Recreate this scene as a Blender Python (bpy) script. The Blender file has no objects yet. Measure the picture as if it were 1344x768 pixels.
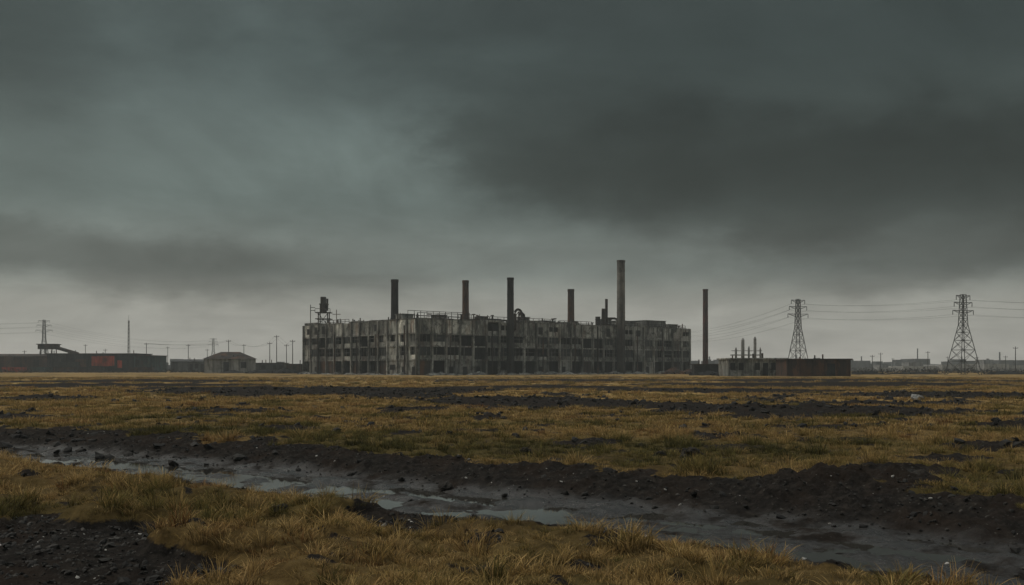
import bpy, math, random
import numpy as np
from mathutils import Vector, Matrix
random.seed(7); rng=np.random.default_rng(11)
scene=bpy.context.scene
scene.view_settings.view_transform='Standard'; scene.view_settings.look='None'
scene.view_settings.exposure=0; scene.view_settings.gamma=1
CAMH=2.2
# ---------------------------------------------------------------- noise
def _h(ix,iy,s):
    n=(ix.astype(np.int64)*374761393+iy.astype(np.int64)*668265263+s*1274126177)&0xffffffff
    n=((n^(n>>13))*1274126177)&0xffffffff
    n=(n^(n>>16))&0xffffffff
    return n/4294967295.0
def vn(x,y,s=0):
    ix=np.floor(x);iy=np.floor(y);fx=x-ix;fy=y-iy
    a=_h(ix,iy,s)*6.2831853;b=_h(ix+1,iy,s)*6.2831853;c=_h(ix,iy+1,s)*6.2831853;d=_h(ix+1,iy+1,s)*6.2831853
    u=fx*fx*fx*(fx*(fx*6-15)+10);v=fy*fy*fy*(fy*(fy*6-15)+10)
    n00=np.cos(a)*fx+np.sin(a)*fy;n10=np.cos(b)*(fx-1)+np.sin(b)*fy
    n01=np.cos(c)*fx+np.sin(c)*(fy-1);n11=np.cos(d)*(fx-1)+np.sin(d)*(fy-1)
    return ((n00*(1-u)+n10*u)*(1-v)+(n01*(1-u)+n11*u)*v)*1.5
def fbm(x,y,o=4,s=0):
    t=np.zeros_like(x);a=1.0
    for i in range(o):
        t+=a*vn(x*2**i+17.3*i,y*2**i-9.1*i,s+i);a*=.5
    return t/1.6
def ss(a,b,x):
    t=np.clip((x-a)/(b-a),0,1);return t*t*(3-2*t)
# ---------------------------------------------------------------- road line
ctrl=[(-130,84),(-60,50),(-30,36.5),(-15.1,29.0),(-6.9,23.0),(-2.6,19.3),(.34,17),(3.6,14.6),(6.3,11.6),(9.3,7.2),(13,0),(18,-12),(24,-30)]
def catmull(P,n):
    out=[]
    P=[np.array(p,float) for p in P]
    P=[2*P[0]-P[1]]+P+[2*P[-1]-P[-2]]
    for i in range(1,len(P)-2):
        for k in range(n):
            t=k/n
            out.append(.5*((2*P[i])+(-P[i-1]+P[i+1])*t+(2*P[i-1]-5*P[i]+4*P[i+1]-P[i+2])*t*t+(-P[i-1]+3*P[i]-3*P[i+1]+P[i+2])*t**3))
    out.append(P[-2]);return np.array(out)
RL=catmull(ctrl,7)
def road_sd(X,Y):
    sh=X.shape;x=X.ravel();y=Y.ravel()
    best=np.full(x.shape,1e9);sg=np.ones(x.shape)
    m=(np.abs(x)<140)&(y<95)&(y>-45)
    xi=x[m];yi=y[m];b=np.full(xi.shape,1e9);s=np.ones(xi.shape)
    for i in range(len(RL)-1):
        a=RL[i];d=RL[i+1]-a;L2=d@d
        t=np.clip(((xi-a[0])*d[0]+(yi-a[1])*d[1])/L2,0,1)
        px=xi-a[0]-t*d[0];py=yi-a[1]-t*d[1]
        r=np.sqrt(px*px+py*py)
        c=d[0]*py-d[1]*px
        k=r<b
        b[k]=r[k];s[k]=np.where(c[k]>0,1,-1)
    best[m]=b;sg[m]=s
    return (best*sg).reshape(sh)
# ellipses of bare churned soil: x,y,rx,ry,height
MUD=[(1.5,62,7,9,.34),(7.5,55,4,3.5,.25),(15,49.5,8,5.5,.36),(-17,92,16,13,.4),(-32,68,3.4,4,.35),(34,78,9,9,.35),(22,60,6,3.5,.25),(-8,74,4.5,5,.35),
     (-.9,42.5,.8,1.1,.34),(6.4,18.6,1.5,.9,.42),(5.0,17.9,.9,.6,.22),(8.2,21,1.2,.7,.2),(-48,120,18,14,.4),(40,130,24,16,.4),(3,108,12,10,.3),(19,37,1.8,1.6,.2),(7,32,1.2,1.,.15),(-8,36,1.1,.9,.14),
     (20,95,12,8,.3),(-30,100,8,6,.3),(11,43,2.2,1.8,.2),(-14,50,3,2.,.15),(-5,52,2,2,.15),(26,45,3,2.2,.2),(-60,160,25,16,.4),(60,170,30,18,.4),(10,175,25,16,.3),(13,27,1.6,1.,.18),(2.2,28.5,1.,.7,.12),(-22,44,2.5,1.5,.15),(10.5,24,1.,.6,.15)]
def terrain(X,Y):
    d=road_sd(X,Y)
    R=np.hypot(X,Y)
    n1=fbm(X/9,Y/9,4,3);n2=fbm(X/1.6,Y/1.6,4,20);n3=fbm(X/.35,Y/.35,3,40)
    nearf=1-ss(60,140,R)
    z=.22*fbm(X/45,Y/45,3,60)*ss(28,70,R)*(1-.7*ss(200,400,R))+.10*n1*nearf+.10*n2*nearf+.06*n3*(1-ss(30,60,R))
    ad=np.abs(d)
    farE=3.9+1.5*n1+1.3*n2; nearE=2.6+1.0*n1+.9*n2
    E=np.where(d>0,farE,nearE)
    prof=1-ss(1.7,1.0*np.maximum(E,2.3),ad)
    z=z*(1-prof*.8)-.36*prof
    z+=.06*np.exp(-((ad-E-.2)/.45)**2)*(d>0)
    inroad=1-ss(1.8,2.7,ad)
    wob=.18*fbm(X/4,Y/4,2,81)
    rut=np.exp(-((ad-.85-wob)/.24)**2)+.5*np.exp(-((ad-.25+wob)/.15)**2)
    left=1-ss(-8,-1,X)
    z+=inroad*(-.05*rut+.14*fbm(X/1.2,Y/1.2,5,90)-.012*left+.02*vn(X/.12,Y/.12,95))
    dirt=1-ss(-.25,.25,ad-E)
    clod=dirt*(1-inroad)*(.18*np.abs(fbm(X/.55,Y/.55,3,101))+.06*np.abs(vn(X/.15,Y/.15,102)))
    z+=clod
    g=((X+6.4)/3.3)**2+((Y-10.6)/4.3)**2+.9*n2+.7*n1
    grav=(1-ss(.8,1.15,g))*(d<0)
    g2=((X+1.5)/1.5)**2+((Y-14.6)/1.0)**2+.8*n2
    grav=np.maximum(grav,(1-ss(.7,1.1,g2)))
    z-=grav*.05
    z+=(1-grav)*(d<-2.3)*.16*ss(2.3,4,ad)*np.maximum(0,.4+n2*1.8)*(R<40)
    mud=np.zeros_like(X)
    for (mx,my,rx,ry,hh) in MUD:
        mm=((np.abs(X-mx)<rx*1.9)&(np.abs(Y-my)<ry*1.9))
        if not mm.any(): continue
        x_,y_=X[mm],Y[mm]
        w=np.exp(-(((x_-mx)/rx)**2+((y_-my)/ry)**2)*1.2)
        lump=.65+.9*fbm(x_/(.22*rx+.2),y_/(.35*ry+.2),4,int(120+mx))
        z[mm]+=np.clip(w-.02,0,1)*hh*np.clip(lump,0,2)
        mud[mm]=np.maximum(mud[mm],ss(.32,.46,w*(.70+1.7*(.5+.5*fbm(x_/(.14*rx+.2),y_/(.22*ry+.2),4,int(140+mx)))-.15))*(w>.03))
    spots=ss(.26,.40,fbm(X/2.4,Y/3.2,4,150))*ss(20,32,Y)*.85
    far=ss(.20,.34,fbm(X/7,Y/14,5,170))*ss(45,70,Y)*.85
    hol=ss(.24,.42,-fbm(X/.8,Y/.8,3,155))*(R<60)*.75
    bare=np.clip(np.maximum.reduce([dirt,grav,mud,spots,far,hol]),0,1)
    lumpy=np.maximum(mud,grav*.3)*(1-ss(80,160,R))
    z+=lumpy*.10*np.abs(n3)+spots*.08*(1-ss(60,120,R))
    wet=inroad*.95
    green=np.clip(.17+.45*np.exp(-((d-7)/6)**2)*(d>0)+1.0*fbm(X/6,Y/6,3,200)-.2*ss(30,80,Y),0,1)
    return z,1-bare,wet,green,d,grav
# ---------------------------------------------------------------- helpers
def mat(name):
    m=bpy.data.materials.new(name);m.use_nodes=True;nt=m.node_tree;nt.nodes.clear()
    o=nt.nodes.new('ShaderNodeOutputMaterial');b=nt.nodes.new('ShaderNodeBsdfPrincipled')
    nt.links.new(b.outputs[0],o.inputs[0]);return m,nt,b
def N(nt,t,**k):
    n=nt.nodes.new(t)
    for a,v in k.items(): setattr(n,a,v)
    return n
def noise(nt,vec,scale,detail=4,rough=.55,dist=0):
    n=N(nt,'ShaderNodeTexNoise');n.inputs['Scale'].default_value=scale;n.inputs['Detail'].default_value=detail
    n.inputs['Roughness'].default_value=rough;n.inputs['Distortion'].default_value=dist
    if vec is not None: nt.links.new(vec,n.inputs['Vector'])
    return n.outputs['Fac']
def ramp(nt,fac,stops,interp='LINEAR'):
    r=N(nt,'ShaderNodeValToRGB');cr=r.color_ramp;cr.interpolation=interp
    while len(cr.elements)<len(stops): cr.elements.new(.5)
    for e,(p,c) in zip(cr.elements,stops):
        e.position=p;e.color=tuple(c)[:3]+(1,) if hasattr(c,'__len__') else (c,c,c,1)
    nt.links.new(fac,r.inputs[0]);return r.outputs[0]
def mixc(nt,f,a,b,mode='MIX'):
    m=N(nt,'ShaderNodeMix',data_type='RGBA',blend_type=mode)
    for s,v in ((m.inputs[0],f),(m.inputs[6],a),(m.inputs[7],b)):
        if isinstance(v,(int,float)): s.default_value=v
        elif isinstance(v,tuple): s.default_value=v+(1,)
        else: nt.links.new(v,s)
    return m.outputs[2]
def mth(nt,op,a,b=0.0,c=None,clamp=False):
    m=N(nt,'ShaderNodeMath',operation=op,use_clamp=clamp)
    for i,v in enumerate((a,b,c)):
        if v is None: continue
        if isinstance(v,(int,float)): m.inputs[i].default_value=v
        else: nt.links.new(v,m.inputs[i])
    return m.outputs[0]
def mapping(nt,vec,scale=(1,1,1),rot=(0,0,0)):
    m=N(nt,'ShaderNodeMapping');m.inputs['Scale'].default_value=scale;m.inputs['Rotation'].default_value=rot
    nt.links.new(vec,m.inputs[0]);return m.outputs[0]
def geo_pos(nt): return N(nt,'ShaderNodeNewGeometry').outputs['Position']
def bump(nt,b,h,strength=.5,dist=.1):
    u=N(nt,'ShaderNodeBump');u.inputs['Strength'].default_value=strength;u.inputs['Distance'].default_value=dist
    nt.links.new(h,u.inputs['Height']);nt.links.new(u.outputs[0],b.inputs['Normal'])
# ---------------------------------------------------------------- materials
def concrete(name,c1,c2,stain=(.02,.02,.018),rust=0.0,sc=1.0,light=None):
    m,nt,b=mat(name);p=geo_pos(nt)
    base=mixc(nt,ramp(nt,noise(nt,p,.25*sc,6,.6),[(.4,0.),(.6,1.)]),c1,c2)
    if light: base=mixc(nt,ramp(nt,noise(nt,mapping(nt,p,(1,1,.8)),.13,7,.72,.6),[(.47,0.),(.58,.9)]),base,light)
    st=noise(nt,mapping(nt,p,(1.3,1.3,.12)),.9*sc,6,.65,.4)
    base=mixc(nt,ramp(nt,st,[(.49,0.),(.61,.85)]),base,stain)
    base=mixc(nt,ramp(nt,noise(nt,p,.30*sc,7,.78,.5),[(.52,0.),(.62,.85)]),base,stain)
    if rust>0:
        base=mixc(nt,mth(nt,'MULTIPLY',ramp(nt,noise(nt,mapping(nt,p,(1,1,.4)),.33,5,.7),[(.52,0.),(.62,1.)]),rust),base,(.15,.065,.03))
    base=mixc(nt,.6,base,ramp(nt,noise(nt,p,5,4,.7),[(.3,.45),(.7,1.2)]),'MULTIPLY')
    at=N(nt,'ShaderNodeAttribute',attribute_name='tint')
    base=mixc(nt,1.,base,at.outputs['Color'],'MULTIPLY')
    nt.links.new(base,b.inputs['Base Color']);b.inputs['Roughness'].default_value=.92;b.inputs['Specular IOR Level'].default_value=.2
    bump(nt,b,noise(nt,p,3,5,.7),.5,.15)
    return m
M_con=concrete('weathered_concrete',(.28,.285,.26),(.15,.156,.145),(.024,.026,.025),rust=.28,light=(.50,.50,.46))
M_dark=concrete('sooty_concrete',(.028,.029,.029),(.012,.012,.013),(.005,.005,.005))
M_steel=concrete('rusty_dark_steel',(.03,.028,.028),(.05,.035,.026),(.012,.01,.01),.5)
M_chim=concrete('chimney_concrete',(.20,.19,.17),(.12,.118,.108),(.04,.037,.034),.3)
M_brick=concrete('old_red_brick',(.10,.035,.028),(.05,.024,.022),(.02,.012,.011))
M_rustm=concrete('rusted_cladding',(.085,.05,.038),(.05,.036,.03),(.018,.015,.014),.7)
M_red=concrete('faded_red_paint',(.48,.07,.03),(.34,.055,.03),(.12,.035,.02))
M_teal=concrete('faded_teal_paint',(.05,.10,.10),(.04,.07,.07),(.02,.025,.025),.4)
M_pale=concrete('pale_render',(.34,.34,.33),(.28,.28,.27),(.11,.11,.105))
M_galv=concrete('galvanised_steel',(.08,.085,.085),(.06,.063,.063),(.035,.035,.035))
M_soil=concrete('black_soil',(.03,.027,.024),(.05,.043,.036),(.012,.011,.01),sc=4)
m,nt,b=mat('dirty_window_glass');b.inputs['Base Color'].default_value=(.012,.016,.018,1);b.inputs['Roughness'].default_value=.3;b.inputs['Specular IOR Level'].default_value=.25
M_glass=m
# ---------------------------------------------------------------- mesh builder
class MB:
    def __init__(s): s.v=[];s.f=[];s.t=[]
    def quadbox(s,P,t=1.0):
        n=len(s.v);s.v+= [tuple(p) for p in P]
        s.f+=[tuple(n+i for i in q) for q in ((0,3,2,1),(4,5,6,7),(0,1,5,4),(1,2,6,5),(2,3,7,6),(3,0,4,7))]
        s.t+=[t]*8
    def box(s,x0,x1,y0,y1,z0,z1,t=1.0,fr=None):
        P=[(x0,y0,z0),(x1,y0,z0),(x1,y1,z0),(x0,y1,z0),(x0,y0,z1),(x1,y0,z1),(x1,y1,z1),(x0,y1,z1)]
        if fr: P=[fr(*p) for p in P]
        s.quadbox(P,t)
    def tube(s,pts,r,n=8,t=1.0,cap=True):
        pts=[Vector(p) for p in pts];rs=r if hasattr(r,'__len__') else [r]*len(pts)
        rings=[]
        for i,p in enumerate(pts):
            d=(pts[min(i+1,len(pts)-1)]-pts[max(i-1,0)]).normalized()
            a=Vector((0,0,1)) if abs(d.z)<.95 else Vector((1,0,0))
            u=d.cross(a).normalized();w=d.cross(u)
            k=len(s.v);rings.append(k)
            for j in range(n):
                an=2*math.pi*j/n;s.v.append(tuple(p+rs[i]*(math.cos(an)*u+math.sin(an)*w)));s.t.append(t)
        for i in range(len(pts)-1):
            for j in range(n):
                a,bb=rings[i],rings[i+1];j2=(j+1)%n
                s.f.append((a+j,a+j2,bb+j2,bb+j))
        if cap:
            s.f.append(tuple(rings[0]+j for j in range(n)));s.f.append(tuple(rings[-1]+j for j in range(n-1,-1,-1)))
    def beam(s,a,b,w,t=1.0): s.tube([a,b],w,4,t)
    def obj(s,name,material,parent=None,smooth=False):
        me=bpy.data.meshes.new(name);me.from_pydata(s.v,[],s.f);me.update()
        ca=me.color_attributes.new('tint','FLOAT_COLOR','POINT')
        arr=np.ones((len(s.v),4),np.float32)
        arr[:,:3]=np.array(s.t,np.float32)[:,None]
        ca.data.foreach_set('color',arr.ravel())
        me.materials.append(material)
        if smooth: me.polygons.foreach_set('use_smooth',[True]*len(me.polygons))
        o=bpy.data.objects.new(name,me);scene.collection.objects.link(o)
        if parent: o.parent=parent
        return o
def empty(name):
    e=bpy.data.objects.new(name,None);scene.collection.objects.link(e);return e
R_=random.uniform
# ---------------------------------------------------------------- ground
def axis(lo,hi,step,limL,limH,g):
    a=list(np.arange(lo,hi+1e-6,step))
    s=step;x=a[-1]
    while x<limH: s*=g;x+=s;a.append(x)
    s=step;x=a[0];b_=[]
    while x>limL: s*=g;x-=s;b_.append(x)
    return np.array(b_[::-1]+a)
xs=axis(-12,12,.075,-4500,4500,1.025)
ys=axis(8,26,.075,-200,4500,1.019)
XX,YY=np.meshgrid(xs,ys)
ZZ,G,W,GR,D_,GV=terrain(XX,YY)
nx,ny=len(xs),len(ys)
print('ground verts',nx*ny)
me=bpy.data.meshes.new('ground')
co=np.stack([XX,YY,ZZ],-1).reshape(-1,3).astype(np.float32)
idx=np.arange(nx*ny).reshape(ny,nx)
q=np.stack([idx[:-1,:-1],idx[:-1,1:],idx[1:,1:],idx[1:,:-1]],-1).reshape(-1,4)
me.vertices.add(len(co));me.vertices.foreach_set('co',co.ravel())
me.loops.add(q.size);me.loops.foreach_set('vertex_index',q.ravel().astype(np.int32))
me.polygons.add(len(q));me.polygons.foreach_set('loop_start',np.arange(0,q.size,4,dtype=np.int32))
me.update(calc_edges=True)
me.polygons.foreach_set('use_smooth',np.ones(len(q),bool))
ca=me.color_attributes.new('mask','FLOAT_COLOR','POINT')
ca.data.foreach_set('color',np.stack([G,W,GR,GV],-1).reshape(-1).astype(np.float32))
m,nt,b=mat('ground');p=geo_pos(nt)
at=N(nt,'ShaderNodeAttribute',attribute_name='mask');sep=N(nt,'ShaderNodeSeparateColor');nt.links.new(at.outputs['Color'],sep.inputs[0])
g,w,gr=sep.outputs[0],sep.outputs[1],sep.outputs[2]
dirt=ramp(nt,noise(nt,p,6,8,.75),[(.3,(.006,.0055,.005)),(.5,(.017,.015,.0135)),(.7,(.044,.038,.032))])
dirt=mixc(nt,ramp(nt,noise(nt,p,.8,4,.6),[(.45,0.),(.65,.5)]),dirt,(.030,.020,.014))
peb=N(nt,'ShaderNodeTexVoronoi');peb.inputs['Scale'].default_value=14;nt.links.new(p,peb.inputs['Vector'])
sel=N(nt,'ShaderNodeSeparateColor');nt.links.new(peb.outputs['Color'],sel.inputs[0])
ps=mth(nt,'MULTIPLY',mth(nt,'GREATER_THAN',sel.outputs[0],.90),mth(nt,'LESS_THAN',peb.outputs['Distance'],.24))
dirt=mixc(nt,mth(nt,'MULTIPLY',ps,.5),dirt,(.11,.105,.095))
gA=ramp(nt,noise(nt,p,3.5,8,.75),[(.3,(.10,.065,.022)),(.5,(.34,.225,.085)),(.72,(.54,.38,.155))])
gB=ramp(nt,noise(nt,p,4,8,.75),[(.3,(.06,.055,.018)),(.5,(.18,.155,.052)),(.72,(.31,.26,.095))])
big=noise(nt,mapping(nt,p,(1,1.8,1)),.05,7,.62)
gf=mth(nt,'ADD',mth(nt,'MULTIPLY',gr,.8),mth(nt,'MULTIPLY',mth(nt,'SUBTRACT',big,.5),1.2),clamp=True)
grass=mixc(nt,gf,gA,gB)
grass=mixc(nt,ramp(nt,noise(nt,mapping(nt,p,(1.6,1.,1)),.03,8,.78),[(.46,0.),(.60,.7)]),grass,(.12,.08,.042))
grass=mixc(nt,ramp(nt,noise(nt,mapping(nt,p,(1,1.,1)),.35,7,.75),[(.52,0.),(.64,.7)]),grass,(.06,.045,.026))
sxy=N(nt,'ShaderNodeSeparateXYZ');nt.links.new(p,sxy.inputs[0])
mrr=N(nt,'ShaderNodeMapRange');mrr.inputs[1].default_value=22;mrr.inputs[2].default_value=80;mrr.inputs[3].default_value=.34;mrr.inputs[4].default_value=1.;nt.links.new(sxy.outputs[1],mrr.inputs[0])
grass=mixc(nt,1.,grass,mrr.outputs[0],'MULTIPLY')  # shade under the near tufts painted into the ground colour, fading out with Y
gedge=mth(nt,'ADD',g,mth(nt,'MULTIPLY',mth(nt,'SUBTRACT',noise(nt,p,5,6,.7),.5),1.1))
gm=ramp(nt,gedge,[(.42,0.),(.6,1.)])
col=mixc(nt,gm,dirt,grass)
wetn=ramp(nt,noise(nt,p,1.1,6,.65),[(.36,0.),(.54,1.)])
wf=mth(nt,'MULTIPLY',w,wetn)
col=mixc(nt,mth(nt,'MULTIPLY',wf,.6),col,(.012,.012,.012))
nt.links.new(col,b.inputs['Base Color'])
rgh=N(nt,'ShaderNodeMapRange');rgh.inputs[3].default_value=.95;rgh.inputs[4].default_value=.2;nt.links.new(wf,rgh.inputs[0]);nt.links.new(rgh.outputs[0],b.inputs['Roughness'])
sp=N(nt,'ShaderNodeMapRange');sp.inputs[3].default_value=.06;sp.inputs[4].default_value=.7;nt.links.new(wf,sp.inputs[0]);nt.links.new(sp.outputs[0],b.inputs['Specular IOR Level'])
hh=mth(nt,'ADD',noise(nt,p,9,8,.8),mth(nt,'MULTIPLY',noise(nt,p,1.2,6,.7),2.))
bump(nt,b,hh,.7,.07)
me.materials.append(m)
ground=bpy.data.objects.new('ground',me);scene.collection.objects.link(ground)
# water in the ruts
tang=np.gradient(RL,axis=0);tang/=np.linalg.norm(tang,axis=1)[:,None];nor=np.stack([-tang[:,1],tang[:,0]],1)
mb=MB();WL=-.372
for i in range(len(RL)):
    for k in (-2.4,2.4): mb.v.append((RL[i,0]+nor[i,0]*k,RL[i,1]+nor[i,1]*k,WL));mb.t.append(1)
mb.f=[(2*i,2*i+1,2*i+3,2*i+2) for i in range(len(RL)-1)]
m,nt,b=mat('puddle_water');b.inputs['Base Color'].default_value=(.035,.034,.03,1);b.inputs['Roughness'].default_value=.02;b.inputs['IOR'].default_value=1.8
bump(nt,b,noise(nt,geo_pos(nt),7,3,.5),.03,.02)
mb.obj('puddle_water',m)
# ---------------------------------------------------------------- instanced scatter
def gn_scatter(name,pts,rot,scl,idxs,tint,col):
    me=bpy.data.meshes.new(name);me.vertices.add(len(pts));me.vertices.foreach_set('co',pts.astype(np.float32).ravel())
    for nm,ty,ar in (('rot','FLOAT_VECTOR',rot),('scl','FLOAT',scl),('vi','INT',idxs),('tnt','FLOAT',tint)):
        a=me.attributes.new(nm,ty,'POINT')
        a.data.foreach_set('vector' if ty=='FLOAT_VECTOR' else 'value',(ar.astype(np.int32) if ty=='INT' else ar.astype(np.float32)).ravel())
    o=bpy.data.objects.new(name,me);scene.collection.objects.link(o)
    ng=bpy.data.node_groups.new(name+'_scatter','GeometryNodeTree')
    ng.interface.new_socket('Geometry',in_out='INPUT',socket_type='NodeSocketGeometry')
    ng.interface.new_socket('Geometry',in_out='OUTPUT',socket_type='NodeSocketGeometry')
    gi=ng.nodes.new('NodeGroupInput');go=ng.nodes.new('NodeGroupOutput')
    ip=ng.nodes.new('GeometryNodeInstanceOnPoints');ci=ng.nodes.new('GeometryNodeCollectionInfo')
    ci.inputs['Collection'].default_value=col;ci.inputs['Separate Children'].default_value=True;ci.inputs['Reset Children'].default_value=True
    ip.inputs['Pick Instance'].default_value=True
    def na(nm,ty):
        n=ng.nodes.new('GeometryNodeInputNamedAttribute');n.data_type=ty;n.inputs['Name'].default_value=nm;return n.outputs['Attribute']
    L=ng.links.new
    mp=ng.nodes.new('GeometryNodeMeshToPoints');L(gi.outputs[0],mp.inputs[0])
    L(mp.outputs[0],ip.inputs['Points']);L(ci.outputs[0],ip.inputs['Instance'])
    L(na('vi','INT'),ip.inputs['Instance Index']);L(na('scl','FLOAT'),ip.inputs['Scale'])
    e=ng.nodes.new('FunctionNodeEulerToRotation');L(na('rot','FLOAT_VECTOR'),e.inputs[0]);L(e.outputs[0],ip.inputs['Rotation'])
    L(ip.outputs[0],go.inputs[0])
    md=o.modifiers.new('scatter','NODES');md.node_group=ng
    return o
# tufts
m,nt,b=mat('dry_grass')
a=N(nt,'ShaderNodeAttribute',attribute_name='tnt',attribute_type='INSTANCER')
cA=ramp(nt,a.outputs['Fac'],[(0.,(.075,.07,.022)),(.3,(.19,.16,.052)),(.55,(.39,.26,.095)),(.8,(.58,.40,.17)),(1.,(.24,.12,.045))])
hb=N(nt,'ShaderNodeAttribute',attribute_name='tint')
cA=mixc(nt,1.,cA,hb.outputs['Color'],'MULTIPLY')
nt.links.new(cA,b.inputs['Base Color']);b.inputs['Roughness'].default_value=.8;b.inputs['Specular IOR Level'].default_value=.15
tr=N(nt,'ShaderNodeBsdfTranslucent');nt.links.new(cA,tr.inputs[0]);mx=N(nt,'ShaderNodeMixShader');mx.inputs[0].default_value=.2
nt.links.new(b.outputs[0],mx.inputs[1]);nt.links.new(tr.outputs[0],mx.inputs[2]);nt.links.new(mx.outputs[0],nt.nodes['Material Output'].inputs[0])
M_grass=m
tufts=bpy.data.collections.new('grass_tufts')
def tuft(nb,rad,hmin,hmax,wd,name,leanm=1.2):
    mb=MB()
    for i in range(nb):
        an=R_(0,6.283);r=rad*math.sqrt(random.random());x,y=r*math.cos(an),r*math.sin(an)
        L=R_(hmin,hmax);ba=an+R_(-1.3,1.3);lean=R_(.15,leanm);w=wd*R_(.6,1.2);fa=R_(0,6.283)
        fx,fy=math.cos(fa)*w,math.sin(fa)*w
        P=[]
        for k,tt in enumerate((0,.4,.75,1.)):
            off=L*lean*tt**1.8*.8;zz=L*(tt-.35*lean*tt*tt)
            P.append((x+math.cos(ba)*off,y+math.sin(ba)*off,zz-.02))
        k=len(mb.v);tn=R_(.3,1.4)
        for j,(px,py,pz) in enumerate(P[:3]):
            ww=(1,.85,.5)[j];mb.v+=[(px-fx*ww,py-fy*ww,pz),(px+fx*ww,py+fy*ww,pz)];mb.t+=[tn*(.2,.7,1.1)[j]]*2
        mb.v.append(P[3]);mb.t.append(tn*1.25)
        mb.f+=[(k,k+1,k+3,k+2),(k+2,k+3,k+5,k+4),(k+4,k+5,k+6)]
    o=mb.obj(name,M_grass);scene.collection.objects.unlink(o);tufts.objects.link(o)
for i in range(4): tuft(44,.12,.04,.13,.004,'tuft_%d'%i,1.4)
for i in range(4,6): tuft(42,.09,.12,.30,.004,'tuft_%d'%i,1.2)
for i in range(6,9): tuft(55,.22,.05,.18,.008,'tuft_%d'%i,1.3)
def scatter_pts(y0,y1,dens):
    wx=.66*y1+4;n=int(dens*(y1-y0)*2*wx)
    x=rng.uniform(-wx,wx,n);y=rng.uniform(y0,y1,n)
    k=np.abs(x)<.62*y+4
    return x[k],y[k]
PX=[];
for (y0,y1,dens,smin,smax,big) in ((7,19,72,.5,1.3,0),(19,34,36,.6,1.45,0),(34,62,9,.7,1.7,1),(62,120,2.4,1.0,2.1,1),(120,230,.4,1.6,3.0,1)):
    x,y=scatter_pts(y0,y1,dens)
    z,gmask,wt,grn,dd,gv=terrain(x,y)
    clump=.5+1.3*fbm(x/.9,y/.9,4,300)
    cl2=fbm(x/4,y/4,4,310)
    keep=(rng.random(len(x))<np.clip(gmask*1.2-.15,0,1)*np.clip(clump*1.5+.8*cl2,.05,1))&(gmask>.3)
    x,y,z,grn,cl,dd,c2=x[keep],y[keep],z[keep],grn[keep],clump[keep],dd[keep],cl2[keep]
    n=len(x)
    if big: vi=rng.integers(6,9,n)
    else: vi=np.where((rng.random(n)<.30)&(cl>.62),rng.integers(4,6,n),rng.integers(0,4,n))
    sc=rng.uniform(smin,smax,n)*(.45+.85*np.clip(cl,0,1.2))
    t=.66-.6*grn+.28*rng.standard_normal(n)*.6+.10*(dd<0)+.5*c2
    PX.append((x,y,z,sc,vi,np.clip(t,0,1)))
x,y,z,sc,vi,t=[np.concatenate([p[i] for p in PX]) for i in range(6)]
n=len(x);print('tufts',n)
rot=np.stack([rng.uniform(-.15,.15,n),rng.uniform(-.15,.15,n),rng.uniform(0,6.28,n)],1)
gn_scatter('grass',np.stack([x,y,z-.005],1),rot,sc,vi,t,tufts)
# stones
m,nt,b=mat('stone');a=N(nt,'ShaderNodeAttribute',attribute_name='tnt',attribute_type='INSTANCER')
c=ramp(nt,a.outputs['Fac'],[(0.,(.008,.0075,.007)),(.6,(.026,.024,.021)),(.9,(.07,.065,.058)),(1.,(.45,.43,.4))])
c=mixc(nt,.5,c,ramp(nt,noise(nt,geo_pos(nt),30,4,.7),[(.3,.4),(.7,1.2)]),'MULTIPLY')
nt.links.new(c,b.inputs['Base Color']);b.inputs['Roughness'].default_value=.8;b.inputs['Specular IOR Level'].default_value=.3
M_stone=m
import bmesh
def rock_mesh(name,seed,sub=2,amp=.35,material=None):
    bm=bmesh.new();bmesh.ops.create_icosphere(bm,subdivisions=sub,radius=1)
    r=np.random.default_rng(seed);o1,o2=r.uniform(0,50,2)
    V=np.array([v.co[:] for v in bm.verts])
    d=fbm(V[:,0]*.9+o1+V[:,2]*.7,V[:,1]*.9+o2-V[:,2]*.6,4,seed)
    for v,dd in zip(bm.verts,d):
        v.co*=1+amp*dd*1.6
        v.co.z*=.62
    me=bpy.data.meshes.new(name);bm.to_mesh(me);bm.free();me.materials.append(material or M_stone)
    return me
stones=bpy.data.collections.new('gravel_stones')
for i in range(5):
    stones.objects.link(bpy.data.objects.new('stone_%d'%i,rock_mesh('stone_%d'%i,i+5,1,.5)))
x,y=scatter_pts(7,34,140)
z,gmask,wt,grn,dd,gv=terrain(x,y)
k=(gmask<.5)&(rng.random(len(x))<np.clip(.12+gv*.9+.35*(np.abs(dd)>2)*(np.abs(dd)<5),0,1))&(rng.random(len(x))<np.where(np.abs(dd)<1.8,.12,1))
x,y,z,gv=x[k],y[k],z[k],gv[k];n=len(x)
sc=.007+.034*rng.random(n)**4+.005*gv+.06*(rng.random(n)<.012)
t=np.clip(rng.random(n)**1.2*.9,0,1);t[rng.random(n)<.02]=1;t[sc>.045]*=.5
x2,y2=scatter_pts(26,95,3.)
z2,gm2,_,_,dd2,_=terrain(x2,y2);k=(gm2<.35);x2,y2,z2=x2[k],y2[k],z2[k];n2=len(x2);print('stones',n,'clods',n2)
s2=.03+.18*rng.random(n2)**3.5;t2=rng.random(n2)*.5
x=np.concatenate([x,x2]);y=np.concatenate([y,y2]);z=np.concatenate([z,z2]);sc=np.concatenate([sc,s2]);t=np.concatenate([t,t2]);n=len(x)
gn_scatter('gravel',np.stack([x,y,z+sc*.1],1),rng.uniform(0,6.28,(n,3))*np.array([.1,.1,1]),sc,rng.integers(0,5,n),t,stones)
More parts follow.
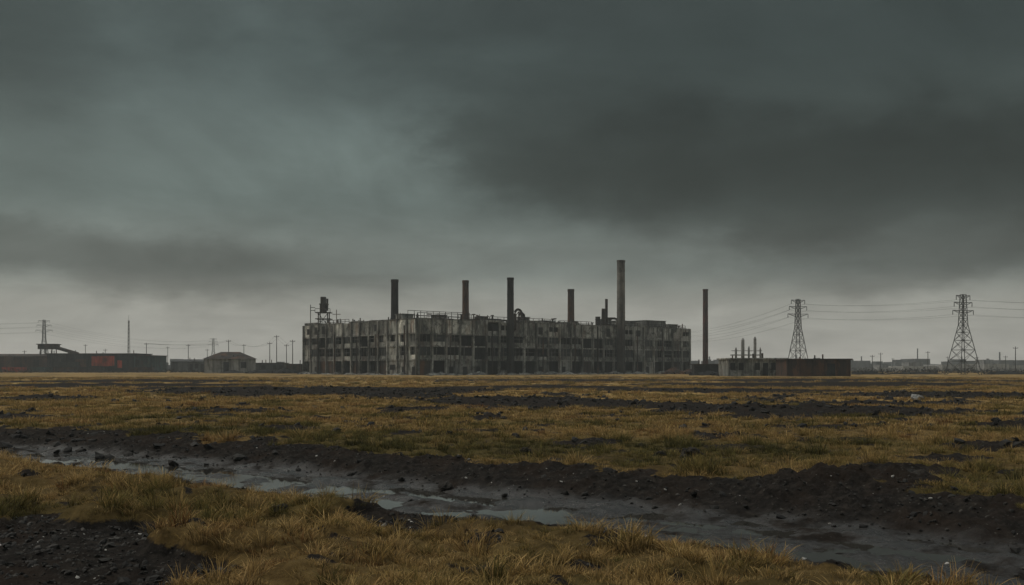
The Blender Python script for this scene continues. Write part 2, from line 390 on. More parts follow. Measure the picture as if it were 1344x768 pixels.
def place_rock(X,Y,r,seed,name='rock',material=M_soil):
    me=rock_mesh(name,seed,4,.45,material)
    me.color_attributes.new('tint','FLOAT_COLOR','POINT').data.foreach_set('color',np.ones(len(me.vertices)*4,np.float32))
    o=bpy.data.objects.new(name,me);scene.collection.objects.link(o)
    z=terrain(np.array([float(X)]),np.array([float(Y)]))[0][0]
    o.location=(X,Y,z+r*.25);o.scale=(r,r,r);o.rotation_euler=(0,0,seed)
for X,Y,r,s in ((4.35,24.2,.27,1),(3.7,24.8,.14,2),(.35,26.0,.13,3),(1.0,22.9,.18,4),(-1.4,20.9,.14,5),(7.9,19.4,.25,6),(-3.5,14.9,.12,9),(2.0,20.3,.14,12)):
    place_rock(X,Y,r,s)
place_rock(27.5,67.5,.4,20,'rock',M_pale)
# ---------------------------------------------------------------- factory
fac=empty('abandoned_factory')
C=np.array([-28.5,300.]);th=math.radians(41)
ur=np.array([math.cos(th),math.sin(th)]);ul=np.array([-math.sin(th),math.cos(th)])
LR,LL=129.,69.;H=17.3
con,drk,stl,gls=MB(),MB(),MB(),MB()
def frR(u,w,z): p=C+ur*u+ul*w;return (p[0],p[1],z)
def frL(u,w,z): p=C+ul*u+ur*w;return (p[0],p[1],z)
rows=[(0,4.7),(4.7,8.9),(8.9,12.7),(12.7,17.0)]
def facade(fr,L,nb,light):
    bw=L/nb
    for ri,(z0,z1) in enumerate(rows):
        if ri>0: con.box(-.14,L+.1,-.16,.5,z0-.22,z0+.2,R_(.6,.9),fr)
    for i in range(nb+1):
        u=i*bw;cw=.32
        if i in(0,nb): u+= .33 if i==0 else -.33
        con.box(u-cw,u+cw,-.42,.35,-1,H-R_(.0,.35),R_(.4,.95),fr)
    for i in range(nb):
        a=i*bw+.325;bb=(i+1)*bw-.325;lt=light(i)
        for ri,(z0,z1) in enumerate(rows):
            zb,zt=z0+.2,z1-.22
            w=R_(.02,.12);t=(R_(.55,.95) if random.random()<.82 else 1.35)*(1.8 if lt else 1)*(1.2 if ri==3 else .82)
            rr=random.random()
            if ri==3:
                if rr<.10:
                    con.box(a,bb,w,w+.25,zb,zb+1.5,t,fr);con.box(a,bb,w,w+.25,zt-.8,zt+.2,t,fr)
                    for q in (0,.5,1): con.box(a+(bb-a-.3)*q,a+(bb-a-.3)*q+.3,w+.03,w+.22,zb+1.5,zt-.8,t,fr)
                elif rr<.14: con.box(a,bb,w,w+.25,zb,zb+R_(1,2.6),t*.7,fr)
                else:
                    mid=(a+bb)/2
                    con.box(a,mid-.03,w,w+.25,zb,zt+.2,t*R_(.85,1.15),fr);con.box(mid+.03,bb,w+.02,w+.25,zb,zt+.2,t*R_(.75,1.2),fr)
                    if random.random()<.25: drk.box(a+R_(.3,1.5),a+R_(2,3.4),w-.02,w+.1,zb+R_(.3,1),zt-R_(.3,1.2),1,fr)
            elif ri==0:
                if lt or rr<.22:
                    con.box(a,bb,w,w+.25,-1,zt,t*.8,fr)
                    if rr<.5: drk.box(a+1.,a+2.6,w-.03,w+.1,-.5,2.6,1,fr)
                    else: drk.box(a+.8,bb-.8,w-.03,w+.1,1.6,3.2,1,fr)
                elif rr<.45: con.box(a,bb,w+.6,w+.85,-1,R_(.8,2.),t*.6,fr)
                elif rr<.56: stl.box(a,bb,w+.3,w+.4,-.5,zt,1.3,fr)
            else:
                sp=R_(1.05,1.35)
                if rr<.08 and not lt: continue
                con.box(a,bb,w,w+.22,zb,zb+sp,t,fr)
                if lt:
                    con.box(a,a+1.0,w,w+.22,zb+sp,zt,t,fr);con.box(bb-1.,bb,w,w+.22,zb+sp,zt,t*1.05,fr)
                    if rr<.4: con.box(a+1.05,bb-1.05,w+.03,w+.2,zb+sp,zt,t*.9,fr)
                elif rr<.18: con.box(a,bb,w+.03,w+.2,zb+sp+.02,zt,t*R_(.6,1.),fr)
                elif rr<.28: con.box(a,(a+bb)/2,w+.03,w+.2,zb+sp+.02,zt,t*R_(.6,1.),fr)
                elif rr<.55: gls.box(a,bb,w+.12,w+.16,zb+sp,zt,1,fr)
                for q in (.33,.66):
                    if random.random()<.8: con.box(a+(bb-a)*q-.09,a+(bb-a)*q+.09,w-.02,w+.18,zb+sp,zt,.5,fr)
                if random.random()<.6: con.box(a,bb,w+.04,w+.14,zb+sp+1.1,zb+sp+1.22,.4,fr)
    u=0
    while u<L-1:
        l=min(R_(2,9),L-u);hh=R_(.25,.5) if random.random()<.88 else .9
        if random.random()<.95: con.box(u+.02,u+l-.04,-.1+R_(0,.04),.4,17.02,17.02+hh,R_(.4,.8),fr)
        u+=l
random.seed(21)
facade(frR,LR,24,lambda i:False)
facade(frL,LL,13,lambda i:i<3)
con.box(0,LR,LL-.3,LL,0,17,.6,frR);con.box(LR-.3,LR,.5,LL-.3,0,17,.7,frR)
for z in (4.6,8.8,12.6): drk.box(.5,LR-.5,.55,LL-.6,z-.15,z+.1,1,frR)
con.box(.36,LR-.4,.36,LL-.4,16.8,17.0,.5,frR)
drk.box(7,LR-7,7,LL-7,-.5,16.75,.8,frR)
for i in range(1,24):
    if random.random()<.6: drk.box(i*LR/24-.1,i*LR/24+.1,.6,6.9,0,16.7,1.2,frR)
for i in range(2,12):
    if random.random()<.6: drk.box(.6,6.9,i*LL/13-.1,i*LL/13+.1,0,16.7,1.2,frR)
def rail(fr,u0,u1,w,z,h=1.6):
    n=max(2,int((u1-u0)/2.4))
    for i in range(n+1):
        u=u0+(u1-u0)*i/n;stl.beam(fr(u,w,z),fr(u,w,z+h),.09)
    for k in (.5,1.): stl.beam(fr(u0,w,z+h*k),fr(u1,w,z+h*k),.08)
rail(frR,.5,24,.8,17,2.0);rail(frR,25,56,1.2,17,1.7);rail(frR,60,76,1.2,17,1.4);rail(frR,78,101,.8,17,1.5);rail(frR,104,127,.8,17,1.4);rail(frL,40,60,.8,17,1.4)
rail(frR,0,24,5,17,2.8)
for u,w,l,d_,h in ((27,3,3,3,1.6),(33,6,5,4,1.2),(47,5,3,3,2.2),(59,8,6,5,1.5),(70,4,2,2,1.4),(84,3,4,4,2.6),(93,4,9,6,2.4),(107,3,11,8,2.9),(120,3,5,4,1.8),(14,9,4,3,2.),(3,12,4,4,2.)):
    con.box(u,u+l,w,w+d_,17,17+h,R_(.35,.8),frR);con.box(u-.2,u+l+.2,w-.2,w+d_+.2,17+h,17.2+h,.5,frR)
for i in range(60):
    u,w=R_(1,LR-1),R_(.8,14);h=R_(.6,2.8);stl.tube([frR(u,w,17),frR(u,w,17+h)],R_(.1,.3),6)
    if random.random()<.4: stl.box(u-.4,u+.4,w-.4,w+.4,17+h,17.3+h,1,frR)
for i in range(26):
    u,w=R_(1,LL-1),R_(.8,10);h=R_(.5,2.4);stl.tube([frL(u,w,17),frL(u,w,17+h)],R_(.1,.25),6)
for i in range(7):
    u=R_(3,LR-14);stl.tube([frR(u,2+i*.5,17.7),frR(u+R_(6,12),2+i*.5,17.7)],.22,6)
def arc(c,r,fr,n=8): return [fr(c[0]-r*math.cos(math.pi*k/n),c[1],c[2]+r*math.sin(math.pi*k/n)) for k in range(n+1)]
for u0,r,h,w in ((41.8,1.5,3.0,1.5),(44.2,1.2,2.2,2.6)):
    stl.tube([frR(u0-r,w,16.9)]+arc((u0,w,17+h),r,frR)+[frR(u0+r,w,16.9)],.42,8)
stl.tube([frR(38.5,-.9,14.5),frR(38.5,-.9,19.5),frR(40,-.9,20.4)],.35,8)
stl.tube([frR(83.8,3,17),frR(83.8,3,23.5)],[.8,.6],8);stl.tube([frR(85.4,3,17),frR(85.4,3,27)],.5,8)
stl.tube([frR(85.4,3,20),frR(87.5,1,20),frR(89.5,-1.0,19)],.4,8)
stl.tube([frR(81,3,17),frR(81,3,20.5)],.9,8)
for u in (12.1,29,51,66,77.2,98,112,121): stl.tube([frR(u,-.62,0),frR(u,-.62,R_(11,17))],R_(.14,.3),6)
for u in (6,22,33,47,58): stl.tube([frL(u,-.62,0),frL(u,-.62,R_(10,17))],R_(.14,.28),6)
fx,fy=-65.2,345.
for dx in (-1.6,1.6):
    for dy in (-1.6,1.6): stl.beam((fx+dx,fy+dy,16.9),(fx+dx,fy+dy,21.2),.2)
for z in (19,21.2): stl.box(fx-2.6,fx+2.6,fy-2.4,fy+2.4,z,z+.25)
stl.tube([(fx-.2,fy,21.4),(fx-.2,fy,24.2)],1.25,12);stl.tube([(fx-.2,fy,24.2),(fx-.2,fy,26.8)],1.0,12)
stl.tube([(fx+1.2,fy,22),(fx+1.2,fy,26.2)],.35,8);stl.box(fx-1.4,fx+1.5,fy-1.2,fy+1.2,24.1,24.45)
for k in range(2): stl.beam((fx-2.6,fy-2,22+k),(fx-4.2,fy-2,22+k),.1)
stl.beam((fx-4.2,fy-2,16.9),(fx-4.2,fy-2,24.),.13);stl.beam((fx+4.4,fy,16.9),(fx+4.4,fy,22.4),.12);stl.beam((fx+3,fy,20.8),(fx+5.8,fy,20.8),.1)
for k in (-2.6,0,2.6):
    stl.beam((fx+k,fy-2.4,21.2),(fx+k,fy-2.4,22.6),.08)
stl.beam((fx-2.6,fy-2.4,22.6),(fx+2.6,fy-2.4,22.6),.08);stl.beam((fx-1.6,fy-1.6,17),(fx+1.6,fy-1.6,21),.1);stl.beam((fx+1.6,fy-1.6,17),(fx-1.6,fy-1.6,21),.1)
con.obj('concrete_frame_and_panels',M_con,fac);drk.obj('dark_interior',M_dark,fac);stl.obj('roof_pipes_and_railings',M_steel,fac);gls.obj('remaining_windows',M_glass,fac)
# ---------------------------------------------------------------- chimneys
def chimney(x,y,z0,z1,r,material,bands=0,low=None):
    e=empty('chimney');mb=MB();n=20
    prof=[(r*1.12,z0),(r*1.06,z0+(z1-z0)*.3),(r*1.0,z1-.9),(r*1.08,z1-.85),(r*1.08,z1),(r*.78,z1),(r*.76,z1-2.5)]
    if bands:
        prof=[(r*1.12,z0)]
        for k in range(1,bands):
            z=z0+(z1-z0)*k/bands;q=r*(1.12-.12*k/bands);prof+=[(q,z-.16),(q*1.05,z-.15),(q*1.05,z+.15),(q,z+.16)]
        prof+=[(r,z1-.7),(r*1.1,z1-.68),(r*1.1,z1),(r*.78,z1),(r*.76,z1-2.5)]
    for q,z in prof:
        for j in range(n):
            a=2*math.pi*j/n;mb.v.append((x+q*math.cos(a),y+q*math.sin(a),z));mb.t.append(R_(.85,1.1)*(1 if z<z1-2 else .6)*(.32 if low and z<low else 1))
    for i in range(len(prof)-1):
        for j in range(n): j2=(j+1)%n;mb.f.append((i*n+j,i*n+j2,(i+1)*n+j2,(i+1)*n+j))
    k=len(prof)-1;mb.f.append(tuple(k*n+j for j in range(n)))
    mb.obj('shaft',material,e)
    ld=MB();ld.beam((x-.25,y-r*1.2,z0+1),(x-.25,y-r*1.15,z1),.04);ld.beam((x+.25,y-r*1.2,z0+1),(x+.25,y-r*1.15,z1),.04)
    z=z0+1
    while z<z1: ld.beam((x-.25,y-r*1.18,z),(x+.25,y-r*1.18,z),.025);z+=.5
    ld.obj('ladder',M_steel,e)
chimney(-37.7,320,16.9,30.6,1.15,M_dark)
chimney(-15.4,330,16.9,31.2,1.05,M_rustm)
chimney(-.5,322.2,-.5,31.4,1.05,M_dark,6)
chimney(21.2,358,16.9,30.5,1.15,M_rustm)
chimney(39,356.3,-.5,40.7,1.4,M_chim,11,16.)
chimney(81.6,420,-.5,35.4,1.05,M_brick,5)
# ---------------------------------------------------------------- pylons
def pylon(x,y,H,w,ang=0,th=.13,arms=((.80,.15),(.90,.13),(.985,.10))):
    e=empty('power_pylon');mb=MB();ca_,sa=math.cos(ang),math.sin(ang)
    def P(a,b,z): return (x+a*ca_-b*sa,y+a*sa+b*ca_,z)
    def hw(t): return w*((1-t/.62)*1.0+.26*(t/.62)) if t<.62 else w*(.26-.10*(t-.62)/.38)
    lv=[0,.17,.31,.43,.53,.62,.70,.78,.85,.92,1.]
    for i in range(len(lv)-1):
        a,b=lv[i],lv[i+1];A,B=hw(a),hw(b)
        ca=[(-A,-A),(A,-A),(A,A),(-A,A)];cb=[(-B,-B),(B,-B),(B,B),(-B,B)]
        for k in range(4):
            k2=(k+1)%4;z0,z1=a*H-(.5 if i==0 else 0),b*H
            mb.beam(P(*ca[k],z0),P(*cb[k],z1),th)
            mb.beam(P(*ca[k],z0),P(*cb[k2],z1),th*.55);mb.beam(P(*ca[k2],z0),P(*cb[k],z1),th*.55)
            mb.beam(P(*cb[k],z1),P(*cb[k2],z1),th*.55)
    tips=[]
    for t,l in arms:
        L=l*H;q=hw(t);zt=H*t
        for s in (-1,1):
            tip=P(s*L,0,zt+.1)
            for bq in (-q,q):
                mb.beam(P(s*q,bq,zt),tip,th*.6);mb.beam(P(s*q,bq,zt-H*.035),tip,th*.5)
            mb.tube([tip,(tip[0],tip[1],tip[2]-1.4)],[.1,.12],6);tips.append(Vector((tip[0],tip[1],tip[2]-1.4)))
    mb.obj('lattice',M_galv,e);return tips
def wires(A,B,name,r=.02,sag=.035):
    mb=MB()
    for a,b in zip(A,B):
        L=(b-a).length
        mb.tube([a.lerp(b,k/24)+Vector((0,0,-4*sag*L*(k/24)*(1-k/24)*.6)) for k in range(25)],r,4)
    return mb
tA=pylon(145,320,25.8,3.9,.25);tB=pylon(104,362,27.2,3.3,.25);tC=pylon(78,560,24,3.,.3);tD=pylon(235,305,26,3.9,.3)
wr=wires(tA,tB,'w');w2=wires(tB,tC,'w',.026);w3=wires(tD,tA,'w')
for q in (w2,w3):
    k=len(wr.v);wr.v+=q.v;wr.t+=q.t;wr.f+=[tuple(i+k for i in f) for f in q.f]
wr.obj('power_lines',M_galv)
tE=pylon(-329,700,36,4,.2,.16);tF=pylon(-420,640,36,4,.2,.16)
tG=pylon(-300,1000,32,4,.2,.16)
wr=wires(tE,tF,'w',.035);q=wires(tE,tG,'w',.035);k=len(wr.v);wr.v+=q.v;wr.t+=q.t;wr.f+=[tuple(i+k for i in f) for f in q.f];wr.obj('power_lines',M_galv)
mb=MB();mx_,my_=-231,600
for k in range(14):
    z0,z1=k*2.2,(k+1)*2.2;A=.9-.035*k
    for s in range(3):
        a0=s*2.094;a1=(s+1)*2.094
        mb.beam((mx_+A*math.cos(a0),my_+A*math.sin(a0),z0),(mx_+A*math.cos(a0),my_+A*math.sin(a0),z1),.13)
        mb.beam((mx_+A*math.cos(a0),my_+A*math.sin(a0),z0),(mx_+A*math.cos(a1),my_+A*math.sin(a1),z1),.08)
mb.beam((mx_,my_,30),(mx_,my_,34),.08)
mb.obj('radio_mast',M_galv)
def pole(px,Y,ytop):
    X=px/1307*Y;zt=CAMH+(483-ytop)/1307*Y;mb=MB()
    mb.tube([(X,Y,-.5),(X,Y,zt)],[.22,.15],6);mb.beam((X-1.1,Y,zt-.7),(X+1.1,Y,zt-.7),.1)
    for s in (-1,0,1): mb.tube([(X+s,Y,zt-.7),(X+s,Y,zt-.3)],.08,6)
    mb.obj('utility_pole',M_galv);return [Vector((X+s,Y,zt-.3)) for s in (-1,1)]
prev=None;pw=MB()
for px,Y,yt in ((-480,520,450),(-425,540,452),(-372,470,446),(-352,560,452),(-318,450,449),(-309,470,440),(-296,480,452),(-288,430,446)):
    t_=pole(px,Y,yt)
    if prev:
        q=wires(prev,t_,'w',.03,.02);k=len(pw.v);pw.v+=q.v;pw.t+=q.t;pw.f+=[tuple(i+k for i in f) for f in q.f]
    prev=t_
pw.obj('overhead_wires',M_steel)
for px,Y,yt in ((473,500,466),(484,520,463),(546,520,461),(572,640,468),(661,440,455),(648,560,467),(500,700,470),(-612,620,458),(-640,560,460),(590,800,474),(610,600,468),(-560,600,452),(-534,560,458),(-400,600,458),(-452,640,455)): pole(px,Y,yt)
# ---------------------------------------------------------------- low buildings
def shed(name,x0,x1,y0,depth,h,wallm,roof='flat',bays=5,openf=.5,roofm=None,tint=1.,rh=1.5,panels=None):
    e=empty(name);wl=MB();dk=MB();rf=MB();ex=MB()
    nb=bays;bw=(x1-x0)/nb
    wl.box(x0,x1,y0+.3,y0+depth,-.5,h,tint)
    for i in range(nb):
        a,b_=x0+i*bw,x0+(i+1)*bw
        wl.box(a-.15,a+.15,y0,y0+.25,-.5,h,tint*.6)
        if random.random()<openf: dk.box(a+.15*bw+.1,b_-.15*bw-.1,y0+.2,y0+.5,0 if random.random()<.5 else h*.35,h*.78)
        else: wl.box(a+.2,b_-.2,y0+.12,y0+.28,-.5,h-.1,tint*R_(.6,1.3))
    wl.box(x1-.15,x1+.15,y0,y0+.25,-.5,h,tint*.6)
    if roof=='flat': rf.box(x0-.5,x1+.5,y0-.5,y0+depth+.5,h,h+.35)
    elif roof=='hip':
        cx0,cx1,cy=x0+(x1-x0)*.28,x1-(x1-x0)*.28,y0+depth/2
        rf.v+=[(x0-.7,y0-.7,h+.01),(x1+.7,y0-.7,h+.01),(x1+.7,y0+depth+.7,h+.01),(x0-.7,y0+depth+.7,h+.01),(cx0,cy,h+rh),(cx1,cy,h+rh)];rf.t+=[1]*6
        rf.f+=[(0,1,5,4),(1,2,5),(2,3,4,5),(3,0,4),(0,3,2,1)]
    elif roof=='gable':
        cy=y0+depth/2;rf.v+=[(x0-.5,y0-.5,h+.01),(x1+.5,y0-.5,h+.01),(x1+.5,y0+depth+.5,h+.01),(x0-.5,y0+depth+.5,h+.01),(x0-.5,cy,h+rh),(x1+.5,cy,h+rh)];rf.t+=[1]*6
        rf.f+=[(0,1,5,4),(2,3,4,5),(0,4,3),(1,2,5),(0,3,2,1)]
    for i in range(int(nb*.6)):
        u=R_(x0+1,x1-1);ex.tube([(u,y0+2,h),(u,y0+2,h+R_(.8,2))],.2,6)
    wl.obj('walls',wallm,e);rf.obj('roof',roofm or M_steel,e)
    if dk.v: dk.obj('openings',M_dark,e)
    if ex.v: ex.obj('vents',M_steel,e)
    if panels:
        for (a,b_,z0,z1,mt) in panels:
            pn=MB();n_=max(1,int((b_-a)/2.4))
            for k in range(n_): pn.box(a+(b_-a)*k/n_+.04,a+(b_-a)*(k+1)/n_-.04,y0-.08,y0+.05,z0+R_(0,.3),z1-R_(0,.2),R_(.65,1.1))
            pn.obj('coloured_door',mt,e)
    return e
random.seed(5)
def X5(px,Y=500): return (px-672)/1307*Y
def container(x0,L,y0,z0,mt,tint=1.):
    mb=MB();h=2.6
    mb.box(x0,x0+L,y0,y0+2.4,z0,z0+h,tint*.7)
    n=int(L/.55)
    for i in range(n):
        a=x0+.15+(L-.3)*i/n;mb.box(a,a+.28,y0-.06,y0,z0+.2,z0+h-.2,tint)
    for a in (x0,x0+L-.15): mb.box(a-.01,a+.16,y0-.1,y0-.005,z0,z0+h,tint*.6)
    mb.box(x0,x0+L,y0-.09,y0-.003,z0+h-.16,z0+h+.005,tint*.6);mb.box(x0,x0+L,y0-.09,y0-.003,z0+.002,z0+.16,tint*.6)
    mb.obj('shipping_container',mt)
shed('warehouse',X5(62),X5(178),500,22,9.2,M_dark,'flat',12,.35,M_steel,1.8,panels=[(X5(120),X5(150),3.0,8.2,M_red),(X5(98),X5(113),2.6,6.6,M_rustm),(X5(154),X5(160),2.,6.0,M_red)])
shed('warehouse',X5(178.6),X5(205),497,18,8.2,M_teal,'flat',3,.3,M_steel,.9,1.4)
shed('warehouse',X5(-90),X5(60),515,20,8.2,M_rustm,'gable',12,.4,M_steel,.9,1.4)
for px,L,z,mt in ((2,12,0,M_red),(36,12,0,M_teal),(69,12,0,M_rustm),(70,12,2.62,M_galv),(103,12,0,M_steel),(168,12,0,M_rustm),(-40,12,0,M_red)):
    container(X5(px,490),L,490,z,mt,R_(.6,1.))
e=empty('conveyor_house');mb=MB();x0=X5(36);
for dx in (-3,3):
    for dy in (0,5): mb.beam((x0+dx,520+dy,0),(x0+dx,520+dy,13),.3)
mb.box(x0-4,x0+4.5,519,526,12,14.4);mb.box(x0-4.6,x0+5,518.5,526.5,14.4,14.8);mb.beam((x0+4,522,13),(x0+16,522,9.5),.9);mb.obj('structure',M_steel,e)
shed('storage_shed',X5(207),X5(268),520,14,5.6,M_galv,'gable',8,.4,M_galv,1.5,1.2)
shed('small_house',X5(268,440),X5(325,440),440,14,6.2,M_pale,'hip',5,.4,M_steel,.9,3.2)
shed('storage_shed',X5(326,470),X5(372,470),470,10,4.3,M_galv,'flat',6,.4,None,.9)
shed('storage_shed',X5(376,420),X5(396,420),420,8,3.6,M_rustm,'flat',3,.4)
shed('derelict_depot',X5(957,275),X5(1032,275),275,14,4.6,M_con,'flat',7,.8,M_con,.9)
shed('rusty_storage_building',X5(1034,262),X5(1116,262),262,12,4.3,M_rustm,'flat',5,.15,M_steel,.9)
shed('site_hut',X5(912,330),X5(945,330),330,6,3.2,M_dark,'flat',3,.5,None,1.6)
e=empty('process_plant');mb=MB()
for px,w,zt in ((966,.9,9),(975,1.4,12.5),(983,.8,9.5),(991,1.2,13),(998,.7,9)):
    X=X5(px,370);mb.tube([(X,370,0),(X,370,zt)],w*.45,10);mb.tube([(X,370,zt),(X,370,zt+.8)],[w*.45,w*.15],10)
mb.box(X5(960,370),X5(1000,370),369,372,6.8,7.2);mb.beam((X5(960,370),370,8.6),(X5(1000,370),370,8.6),.12);mb.obj('vessels_and_walkway',M_pale,e)
random.seed(9)
def dist_block(name,px0,px1,Y,h,m=M_galv):
    e=empty(name);mb=MB();a=X5(px0,Y);b_=X5(px1,Y);x=a
    while x<b_:
        w=R_(8,26);hh=h*R_(.45,1.1);mb.box(x,x+w,Y+R_(-20,0),Y+R_(15,30),-2,hh,R_(.6,1.3))
        if random.random()<.4: mb.tube([(x+w/2,Y,0),(x+w/2,Y,hh*R_(1.3,2.2))],R_(.5,1.),6)
        if random.random()<.4: mb.box(x+w*.2,x+w*.6,Y-5,Y+8,hh-.2,hh+R_(1.5,3),R_(.6,1.3))
        x+=w+(R_(0,10) if random.random()<.7 else R_(10,40))
    mb.obj('blocks',m,e)
dist_block('distant_industrial_estate',200,400,900,7)
dist_block('distant_industrial_estate',-60,260,1200,12)
dist_block('distant_industrial_estate',905,1500,1100,12)
dist_block('distant_industrial_estate',1110,1480,700,5,M_pale)
def hills(Y,x0,x1,h,seed,name='distant_hills'):
    xs_=np.linspace(x0,x1,160);mb=MB();hz=h*(.6+.8*fbm(xs_/500,xs_*0+seed,4,seed))
    hz=np.maximum(hz,1)*np.sin(np.linspace(0,np.pi,160))**.3
    for r,(dy,f) in enumerate(((-80,0),(0,.55),(150,1),(400,.0))):
        for i in range(160): mb.v.append((xs_[i],Y+dy,hz[i]*f-1));mb.t.append(1)
    for r in range(3):
        for i in range(159): a=r*160+i;mb.f.append((a,a+1,a+161,a+160))
    mb.obj(name,M_galv,None,True)
hills(2000,230,2800,19,3);hills(2300,-2700,380,11,8)
def rubble(name,pts,material):
    mb=MB()
    for (cx,cy,rx,ry,h,n) in pts:
        for i in range(n):
            a=R_(0,6.28);r=math.sqrt(random.random());x,y=cx+rx*r*math.cos(a),cy+ry*r*math.sin(a);z=h*(1-r)**.8*R_(.5,1)
            s=R_(.2,1.0)*(.5+h*.25);M=Matrix.Rotation(R_(0,6.28),3,Vector((R_(-1,1),R_(-1,1),R_(.2,1))).normalized())
            P=[M@Vector((sx*s*.5,sy*s*.35,sz*s*.22))+Vector((x,y,z)) for sz in(-1,1) for sx,sy in((-1,-1),(1,-1),(1,1),(-1,1))]
            mb.quadbox(P,R_(.4,1.2))
        k=len(mb.v);n2=18
        for q in range(3):
            for j in range(n2):
                a=6.283*j/n2;f=(1,.6,.15)[q]*R_(.85,1.1);mb.v.append((cx+rx*f*math.cos(a),cy+ry*f*math.sin(a),(-.1,.55,.95)[q]*h*R_(.7,1.05)));mb.t.append(.8)
        for q in range(2):
            for j in range(n2): j2=(j+1)%n2;mb.f.append((k+q*n2+j,k+q*n2+j2,k+(q+1)*n2+j2,k+(q+1)*n2+j))
        mb.f.append(tuple(k+2*n2+j for j in range(n2)))
    mb.obj(name,material)
def al(fr,u,w): p=fr(u,w,0);return p[0],p[1]
L_=[]
for u in np.arange(2,128,5.5): x_,y_=al(frR,u+R_(-2,2),-R_(1.5,5));L_.append((x_,y_,R_(1.5,4),R_(1,2.4),R_(.4,1.3),14))
for u in np.arange(4,66,6): x_,y_=al(frL,u+R_(-2,2),-R_(1.5,5));L_.append((x_,y_,R_(1.5,4),R_(1,2.4),R_(.3,1.1),12))
rubble('rubble',L_,M_con)
rubble('rubble_heap',[(X5(884,350),350,4.5,3,2.6,60),(X5(905,345),345,5,3,1.9,40)],M_rustm)
rubble('rubble_heap',[(X5(930,300),300,6,3,1.4,40),(X5(948,290),290,3,2,1.7,30)],M_dark)
rubble('rubble_heap',[(X5(345,400),400,8,3,1.9,40),(X5(375,395),395,6,3,2.4,40),(X5(305,420),420,6,3,1.4,20)],M_dark)
rubble('rubble_heap',[(X5(1140,330),330,8,3,1.0,40),(X5(1200,350),350,12,3,.9,30),(X5(1320,340),340,9,3,1.2,30)],M_dark)
def scrub(name,x0,x1,Y,h,n):
    mb=MB()
    for i in range(n):
        x=R_(x0,x1);y=Y+R_(-6,6);hh=h*R_(.3,1.)*(.5+.8*abs(math.sin(x*.05+Y)));
        for k in range(5):
            s=R_(.4,1.1);c=Vector((x+R_(-1.4,1.4),y+R_(-1,1),R_(0,hh)))
            d1=Vector((R_(-1,1),R_(-1,1),R_(-.6,1)))*s;d2=Vector((R_(-1,1),R_(-1,1),R_(-.4,1)))*s
            j=len(mb.v);mb.v+=[tuple(c-d1*.5),tuple(c+d2*.6),tuple(c+d1*.6)];mb.t+=[R_(.5,1.1)]*3;mb.f.append((j,j+1,j+2))
    mb.obj(name,M_soil)
scrub('scrub',X5(-150,600),X5(1500,600),600,2.6,2600)
scrub('scrub',X5(1116,420),X5(1500,420),420,1.8,900)
scrub('scrub',X5(-60,470),X5(400,470),462,1.6,700)
# ---------------------------------------------------------------- mist
mb=MB();mb.box(-2400,2400,-300,2500,-6,60);mo=mb.obj('mist',M_galv)
m=bpy.data.materials.new('mist');m.use_nodes=True;nt=m.node_tree;nt.nodes.clear();o=nt.nodes.new('ShaderNodeOutputMaterial')
vs=nt.nodes.new('ShaderNodeVolumeScatter');vs.inputs['Color'].default_value=(.93,.98,.96,1);vs.inputs['Density'].default_value=.00028;vs.inputs['Anisotropy'].default_value=.1
nt.links.new(vs.outputs[0],o.inputs['Volume']);mo.data.materials.clear();mo.data.materials.append(m)
# ---------------------------------------------------------------- world
SE,SR=42.,-75.
wd=bpy.data.worlds.new('World');scene.world=wd;wd.use_nodes=True;nt=wd.node_tree;nt.nodes.clear()
out=nt.nodes.new('ShaderNodeOutputWorld');bg=nt.nodes.new('ShaderNodeBackground');nt.links.new(bg.outputs[0],out.inputs[0])
sky=N(nt,'ShaderNodeTexSky',sky_type='NISHITA');sky.sun_disc=False;sky.sun_elevation=math.radians(SE);sky.sun_rotation=math.radians(SR);sky.air_density=2;sky.dust_density=5
tc=N(nt,'ShaderNodeTexCoord').outputs['Generated']
sx=N(nt,'ShaderNodeSeparateXYZ');nt.links.new(tc,sx.inputs[0])
el=mth(nt,'MAXIMUM',sx.outputs[2],0.)
wn=N(nt,'ShaderNodeTexNoise');wn.inputs['Scale'].default_value=3.6;wn.inputs['Detail'].default_value=8;wn.inputs['Roughness'].default_value=.6
nt.links.new(mapping(nt,tc,(1,1,2.0)),wn.inputs['Vector'])
v1=N(nt,'ShaderNodeVectorMath',operation='SUBTRACT');nt.links.new(wn.outputs['Color'],v1.inputs[0]);v1.inputs[1].default_value=(.5,.5,.5)
v2=N(nt,'ShaderNodeVectorMath',operation='MULTIPLY');nt.links.new(v1.outputs[0],v2.inputs[0]);v2.inputs[1].default_value=(.40,.1,.20)
v3=N(nt,'ShaderNodeVectorMath',operation='ADD');nt.links.new(tc,v3.inputs[0]);nt.links.new(v2.outputs[0],v3.inputs[1]);wdir=v3.outputs[0]
def blob(px,py,sxp,syp,inner=0.):
    d=Vector((px-672,1307,483-py)).normalized()
    a=N(nt,'ShaderNodeVectorMath',operation='SUBTRACT');nt.links.new(wdir,a.inputs[0]);a.inputs[1].default_value=d
    b_=N(nt,'ShaderNodeVectorMath',operation='MULTIPLY');nt.links.new(a.outputs[0],b_.inputs[0]);b_.inputs[1].default_value=(1307/sxp,.8,1307/syp)
    l=N(nt,'ShaderNodeVectorMath',operation='LENGTH');nt.links.new(b_.outputs[0],l.inputs[0])
    mr=N(nt,'ShaderNodeMapRange',interpolation_type='SMOOTHERSTEP');mr.inputs[1].default_value=inner;mr.inputs[2].default_value=1;mr.inputs[3].default_value=1;mr.inputs[4].default_value=0
    nt.links.new(l.outputs['Value'],mr.inputs[0]);return mr.outputs[0]
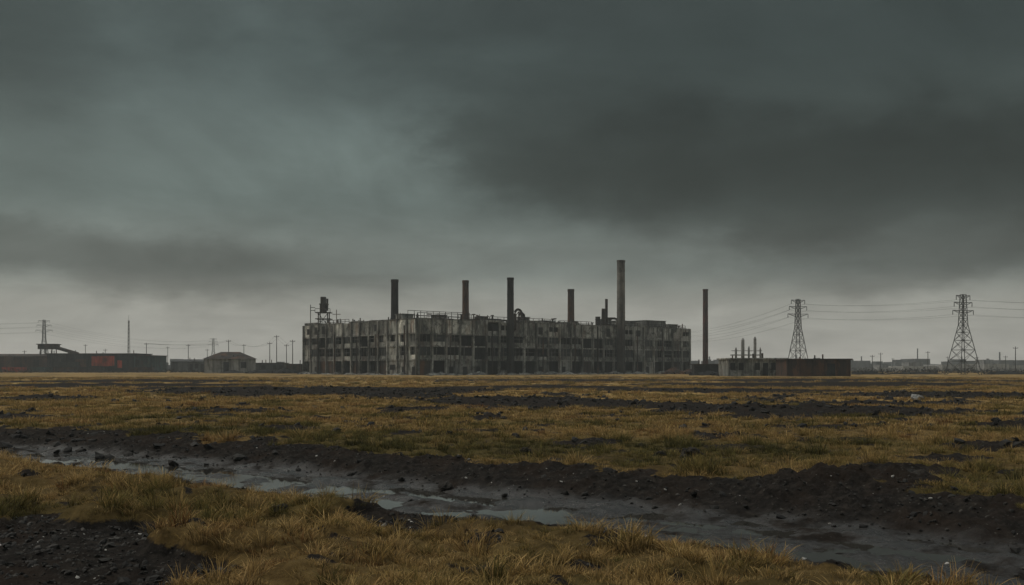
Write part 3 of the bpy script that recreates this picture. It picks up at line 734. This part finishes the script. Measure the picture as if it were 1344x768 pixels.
base=ramp(nt,el,[(0.,(.46,.455,.395)),(.05,(.33,.333,.295)),(.10,(.160,.184,.170)),(.17,(.108,.138,.130)),(.30,(.074,.099,.096)),(.42,(.10,.125,.122)),(.7,(.52,.54,.52)),(1.,(.82,.83,.81))],'EASE')
val=base
def apply(val,f,amt):
    k=mth(nt,'ADD',mth(nt,'MULTIPLY',f,amt),1.)
    s=N(nt,'ShaderNodeVectorMath',operation='SCALE');nt.links.new(val,s.inputs[0]);nt.links.new(k,s.inputs['Scale']);return s.outputs[0]
for px,py,sx_,sy_,inn,amt in ((1180,50,820,320,.3,-.48),(1120,220,650,130,.35,-.40),(760,190,300,120,.35,-.30),(1340,250,420,170,.2,-.30),
        (500,240,220,85,0,.34),(330,190,480,180,0,.22),(60,350,560,70,.2,-.36),(400,430,460,60,0,.12),(1300,350,420,60,.1,-.26),(10,10,300,190,0,-.35),(560,10,420,90,0,-.30)):
    val=apply(val,blob(px,py,sx_,sy_,inn),amt)
dv=mth(nt,'ADD',el,.13)
cb=N(nt,'ShaderNodeCombineXYZ');nt.links.new(mth(nt,'DIVIDE',sx.outputs[0],dv),cb.inputs[0]);nt.links.new(mth(nt,'DIVIDE',sx.outputs[1],dv),cb.inputs[1])
n1=noise(nt,cb.outputs[0],1.0,10,.6,.5)
val=apply(val,mth(nt,'SUBTRACT',n1,.5),1.0)
n2=noise(nt,mapping(nt,tc,(1,1,1.7)),4.5,9,.62,.5)
val=apply(val,mth(nt,'SUBTRACT',n2,.5),.95)
sks=N(nt,'ShaderNodeVectorMath',operation='SCALE');nt.links.new(sky.outputs[0],sks.inputs[0]);sks.inputs['Scale'].default_value=.06
fin=mixc(nt,.96,sks.outputs[0],val)
nt.links.new(fin,bg.inputs[0]);bg.inputs[1].default_value=1.0
sl=bpy.data.lights.new('sun','SUN');sl.energy=1.2;sl.angle=math.radians(16);sl.color=(1,.92,.80)
so=bpy.data.objects.new('sun',sl);scene.collection.objects.link(so)
az=math.radians(SR);dirv=Vector((math.sin(az)*math.cos(math.radians(SE)),math.cos(az)*math.cos(math.radians(SE)),math.sin(math.radians(SE))))
so.rotation_euler=dirv.to_track_quat('Z','Y').to_euler()
cd=bpy.data.cameras.new('camera');cd.sensor_width=36;cd.lens=35;cd.shift_y=99/1344;cd.clip_end=12000;cd.clip_start=.1
co_=bpy.data.objects.new('camera',cd);scene.collection.objects.link(co_);co_.location=(0,0,CAMH);co_.rotation_euler=(math.radians(90),0,0);scene.camera=co_
